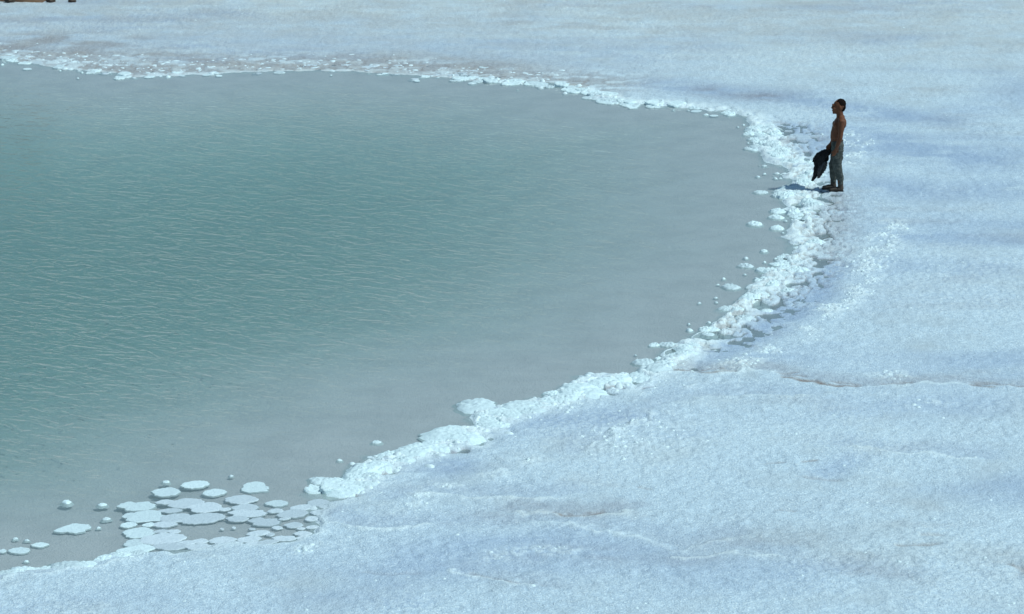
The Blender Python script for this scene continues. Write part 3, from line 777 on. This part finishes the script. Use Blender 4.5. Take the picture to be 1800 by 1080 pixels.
# ------------------------------------------------------------------ person
def blob_mesh(name, items, voxel, smooth=6, folds=0.0, seed=0, fscale=.06):
    """union of ellipsoids strung along bones, remeshed to one continuous skin"""
    bm = bmesh.new()
    def ell(c, r):
        mt = Matrix.Translation(c) @ Matrix.Diagonal((*r, 1))
        bmesh.ops.create_icosphere(bm, subdivisions=2, radius=1.0, matrix=mt)
    for it in items:
        if it[0] == 'e': ell(it[1], it[2])
        else:
            pts = it[1]
            for (p0, r0), (p1, r1) in zip(pts[:-1], pts[1:]):
                p0, p1 = Vector(p0), Vector(p1)
                r0 = Vector(r0) if hasattr(r0, '__len__') else Vector((r0,) * 3); r1 = Vector(r1) if hasattr(r1, '__len__') else Vector((r1,) * 3)
                n = max(2, int((p1 - p0).length / (min(min(r0), min(r1)) * .45)) + 1)
                for i in range(n + 1):
                    t = i / n; ell(p0.lerp(p1, t), r0.lerp(r1, t))
    me = bpy.data.meshes.new(name + '_raw'); bm.to_mesh(me); bm.free()
    o = bpy.data.objects.new('tmp', me); COL.objects.link(o)
    md = o.modifiers.new('r', 'REMESH'); md.mode = 'VOXEL'; md.voxel_size = voxel; md.use_smooth_shade = True
    ms = o.modifiers.new('s', 'SMOOTH'); ms.iterations = smooth; ms.factor = .5
    dg = bpy.context.evaluated_depsgraph_get()
    out = bpy.data.meshes.new_from_object(o.evaluated_get(dg)); out.name = name
    bpy.data.objects.remove(o); bpy.data.meshes.remove(me)
    if folds:
        n = len(out.vertices); co = np.empty(n * 3, np.float32); no = np.empty(n * 3, np.float32)
        out.vertices.foreach_get('co', co); out.vertices.foreach_get('normal', no)
        co = co.reshape(-1, 3).astype(float); no = no.reshape(-1, 3)
        a = fbm(co[:, 0] + co[:, 1] * .6 + seed, co[:, 2] * .55 + co[:, 1] * .3, fscale, 3, 400 + seed)
        a += .6 * fbm(co[:, 0] * .5 + co[:, 1] * .5 + seed, co[:, 2] * 1.6, fscale * .8, 2, 420 + seed)
        co += no * (folds * a)[:, None]
        out.vertices.foreach_set('co', co.astype(np.float32).ravel()); out.update()
    for p in out.polygons: p.use_smooth = True
    return out

# local axes: walks towards -x, his left side faces the camera (-y)
ANK_L, ANK_R = Vector((.065, -.085, .10)), Vector((-.055, .10, .10))
def arm(side):
    if side < 0:   # left arm hanging, hand beside the hip
        sh, el, wr = (.045, -.195, 1.375), (.025, -.235, 1.085), (-.045, -.215, .865)
    else:          # right arm a little forward, holding the jacket
        sh, el, wr = (.045, .195, 1.375), (.01, .245, 1.09), (-.10, .19, .895)
    sh, el, wr = Vector(sh), Vector(el), Vector(wr)
    fd = (wr - el).normalized()
    items = [('c', [(sh, .066), (sh.lerp(el, .4), .058), (el, .047), (el.lerp(wr, .3), .046), (wr, .030)])]
    out_ = Vector((0, side, 0)); fwd = Vector((-1, 0, 0))
    palm = wr + fd * .05
    items.append(('c', [(wr, (.026, .022, .026)), (palm, (.036, .018, .042)), (wr + fd * .085, (.036, .017, .03))]))
    for k, (off, ln) in enumerate(((-.030, .068), (-.010, .078), (.010, .073), (.029, .058))):
        b0 = wr + fd * .088 - fwd * off * 1.0
        curl = .35 if side < 0 else 1.1
        d1 = (fd + -out_ * .18 * curl + fwd * .05).normalized(); d2 = (fd - out_ * .9 * curl + fwd * .12).normalized()
        b1 = b0 + d1 * ln * .5; b2 = b1 + d2 * ln * .5
        items.append(('c', [(b0, .0095), (b1, .0088), (b2, .0075)]))
    t0 = wr + fd * .035 + fwd * .028; t1 = t0 + fd * .035 + fwd * .024 - out_ * .012; t2 = t1 + fd * .03 + fwd * .004 - out_ * .012
    items.append(('c', [(t0, .013), (t1, .0105), (t2, .0085)]))
    return items, wr + fd * .10
aL, handL = arm(-1); aR, handR = arm(1)
HD = lambda p: (p[0] * 1.08 + .004, p[1] * 1.08, 1.785 - (1.785 - p[2]) * 1.12)      # head a little larger, carried low on the neck
HS = lambda r: (r[0] * 1.08, r[1] * 1.08, r[2] * 1.12)
body = [
    ('c', [((-.010, 0, .93), (.112, .150, .09)), ((-.025, 0, 1.04), (.120, .140, .09)), ((-.018, 0, 1.13), (.122, .146, .09)), ((.012, 0, 1.25), (.125, .165, .09)), ((.032, 0, 1.34), (.115, .176, .075)), ((.042, 0, 1.395), (.088, .155, .05))]),
    ('c', [((.035, -.10, 1.425), .045), ((.045, -.195, 1.375), .064)]), ('c', [((.035, .10, 1.425), .045), ((.045, .195, 1.375), .064)]),
    ('e', (-.055, -.070, 1.29), (.050, .080, .060)), ('e', (-.055, .070, 1.29), (.050, .080, .060)),
    ('e', (.105, -.085, 1.33), (.045, .075, .10)), ('e', (.105, .085, 1.33), (.045, .075, .10)),
    ('c', [((.040, 0, 1.41), (.075, .085, .05)), ((.028, 0, 1.48), (.070, .068, .05)), ((.018, 0, 1.55), (.068, .064, .05))]), ('e', (.065, 0, 1.435), (.06, .11, .05)),
] + [it if it[0] != 'e' else ('e', HD(it[1]), HS(it[2])) for it in [
    ('e', (.012, 0, 1.672), (.110, .083, .108)), ('e', (-.030, 0, 1.620), (.084, .070, .098)), ('e', (-.054, 0, 1.562), (.054, .050, .038)), ('e', (-.086, 0, 1.545), (.024, .026, .022)),
    ('e', (-.100, 0, 1.682), (.020, .058, .018)), ('e', (-.110, 0, 1.660), (.014, .012, .014)), ('e', (-.118, 0, 1.645), (.014, .014, .014)), ('e', (-.122, 0, 1.630), (.013, .016, .012)), ('e', (-.116, 0, 1.622), (.012, .021, .010)),
    ('e', (-.106, 0, 1.590), (.014, .028, .008)), ('e', (-.104, 0, 1.577), (.014, .026, .008)), ('e', (-.082, -.044, 1.628), (.028, .024, .022)), ('e', (-.082, .044, 1.628), (.028, .024, .022)),
    ('e', (.018, -.085, 1.635), (.020, .011, .034)), ('e', (.018, .085, 1.635), (.020, .011, .034)),
]] + [
    ('c', [((.0, -.085, .90), .088), ((-.018, -.088, .52), .06), ((.03, -.087, .36), .055), ((.065, -.085, .10), .038), ((.075, -.085, .05), .04)]), ('c', [((.075, -.085, .045), .034), ((-.09, -.09, .035), .030)]),
    ('c', [((.0, .085, .90), .088), ((-.060, .092, .52), .06), ((-.045, .095, .36), .055), ((-.055, .10, .10), .038), ((-.045, .10, .05), .04)]), ('c', [((-.045, .10, .045), .034), ((-.20, .105, .035), .030)]),
] + aL + aR
gx_, gy_ = on_ground(1470, 335.5)
PZ = gz(gx_, gy_)
person = link('person', blob_mesh('person', body, .0065, 5), M_skin)
person.location = (gx_, gy_, PZ + .010); person.scale = (.96, .96, .955)
tag(person, 'shirtless person with cropped dark hair in grey trousers standing on the salt shore', 'person')
link('hair', blob_mesh('hair', [('e', HD((.030, 0, 1.698)), HS((.101, .0815, .0945))), ('c', [(HD((.082, 0, 1.64)), HS((.044, .066, .05))), (HD((.070, 0, 1.585)), HS((.030, .048, .02)))])], .007, 3, .003, 3, .012), M_hair, person)
for s in (-1, 1):
    link('eye', blob_mesh('eye', [('e', HD((-.104, s * .032, 1.657)), (.012, .013, .008))], .004, 1), M_eye, person)
trouser_items = [('c', [((-.008, 0, .965), (.118, .160, .03)), ((-.004, 0, .90), (.124, .168, .06))]),
    ('c', [((.004, -.085, .89), (.115, .098, .09)), ((-.004, -.088, .70), (.103, .092, .09)), ((-.010, -.088, .52), (.092, .084, .08)), ((.036, -.087, .34), (.080, .076, .07)), ((.068, -.085, .20), (.060, .060, .05)), ((.070, -.085, .165), (.062, .062, .03))]),
    ('c', [((.000, .085, .89), (.115, .098, .09)), ((-.020, .088, .70), (.100, .092, .09)), ((-.060, .092, .52), (.088, .082, .08)), ((-.045, .095, .34), (.078, .076, .07)), ((-.050, .10, .20), (.060, .060, .05)), ((-.050, .10, .165), (.062, .062, .03))])]
tr_o = link('trousers', blob_mesh('trousers', trouser_items, .009, 2, .016, 5, .075), M_trous, person)
link('pocket', blob_mesh('pocket', [('e', (-.005, -.178, .62), (.055, .014, .075)), ('e', (-.005, -.180, .665), (.058, .014, .02))], .007, 2, .003, 6, .05), M_trous, tr_o)
link('belt', blob_mesh('belt', [('c', [((-.008, 0, .972), (.122, .163, .014)), ((-.008, 0, .985), (.120, .160, .012))])], .008, 2), M_sole, person)
for (ax, ay, _), k in ((ANK_L, 0), (ANK_R, 1)):
    bt = link('boot', blob_mesh('boot', [('c', [((ax, ay, .20), (.056, .052, .03)), ((ax + .005, ay, .11), (.055, .048, .04)), ((ax + .012, ay, .06), (.056, .046, .04))]), ('c', [((ax + .01, ay, .05), (.055, .044, .042)), ((ax - .08, ay, .055), (.055, .046, .045)), ((ax - .165, ay - .004, .042), (.045, .046, .034))])], .007, 3, .003, 8, .05), M_boot, person)
    link('sole', blob_mesh('sole', [('c', [((ax + .025, ay, .012), (.050, .043, .016)), ((ax - .07, ay, .012), (.05, .043, .016)), ((ax - .17, ay - .004, .012), (.048, .047, .016))])], .006, 1), M_sole, bt)

# jacket dangling from the far hand: folded cloth, gathered at the hand
def cloth(name, path, seed, nu=40, nv=60):
    """closed folded sheet: path rows (x, z, half width, half thickness), y centre"""
    Pth = np.array(path, float); s = np.linspace(0, 1, nv); ti = np.linspace(0, 1, len(Pth))
    cx, cy, cz, hw, ht = [np.interp(s, ti, Pth[:, k]) for k in range(5)]
    # smooth the interpolated spine
    for arr in (cx, cy, cz, hw, ht):
        for _ in range(4): arr[1:-1] = (arr[:-2] + 2 * arr[1:-1] + arr[2:]) / 4
    th = np.linspace(0, 2 * np.pi, nu, endpoint=False)
    V = np.zeros((nv, nu, 3))
    for i in range(nv):
        fo = 1 + .38 * np.sin(5 * th + seed + 3 * s[i]) * np.abs(np.sin(th)) + .26 * np.sin(9 * th + 2 * seed - 5 * s[i])
        px_ = hw[i] * np.cos(th) * (1 + .08 * np.sin(7 * s[i] * 6.28 + seed) * np.sign(np.cos(th)))
        py_ = ht[i] * np.sin(th) * fo
        n = fbm(px_ + seed, np.full_like(px_, s[i] * 1.2), .07, 3, 500 + seed)
        V[i, :, 0] = cx[i] + px_; V[i, :, 1] = cy[i] + py_ * 1.0 + .012 * n; V[i, :, 2] = cz[i] + .02 * n * np.cos(th)
    F_ = []
    for i in range(nv - 1):
        for j in range(nu):
            k = (j + 1) % nu; F_.append((i * nu + j, (i + 1) * nu + j, (i + 1) * nu + k, i * nu + k))
    Vf = V.reshape(-1, 3)
    me = bpy.data.meshes.new(name)
    me.from_pydata(Vf.tolist(), [], F_ + [tuple(range(nu)), tuple(range((nv - 1) * nu, nv * nu))[::-1]])
    for p in me.polygons: p.use_smooth = True
    me.update(); return me
jk = bpy.data.objects.new('jacket', None); COL.objects.link(jk); jk.location = person.location; jk.scale = person.scale
tag(jk, 'crumpled black jacket hanging from the hand of the person on the shore', 'jacket')
def jp(px, py): return ((px - 1470) / 93.0, (337.0 - py) / 90.5)
yj = .19
def row(px, py, w, t):
    x, z = jp(px, py); return (x, yj, z, w / 186.0, t)
# account for the far hand standing a little higher in the picture than its height
LIFT = -yj * math.sin(R(12.9))
def rows(lst, dy=0.0): return [(r[0], r[1] + dy, r[2] + LIFT, r[3], r[4]) for r in (row(*q) for q in lst)]
link('jacket_body', cloth('jacket_body', rows([(1462, 258, 8, .03), (1458, 263, 13, .04), (1452, 269, 19, .06), (1446, 276, 24, .075), (1443, 286, 24, .08), (1440, 296, 18, .07), (1436, 304, 11, .05), (1433.5, 311, 8, .04), (1428.5, 320, 4, .015)]), 1), M_jack, jk)
link('lining', cloth('lining', rows([(1450, 284, 8, .085), (1447, 291, 14, .095), (1444, 299, 15, .09), (1441, 306, 10, .07), (1439, 314, 4, .02)], -.05), 4), M_lining, jk)
link('collar', cloth('collar', rows([(1449, 265, 6, .05), (1440, 271, 10, .06), (1433, 280, 8, .05), (1430, 286, 4, .03)]), 7), M_jack, jk)
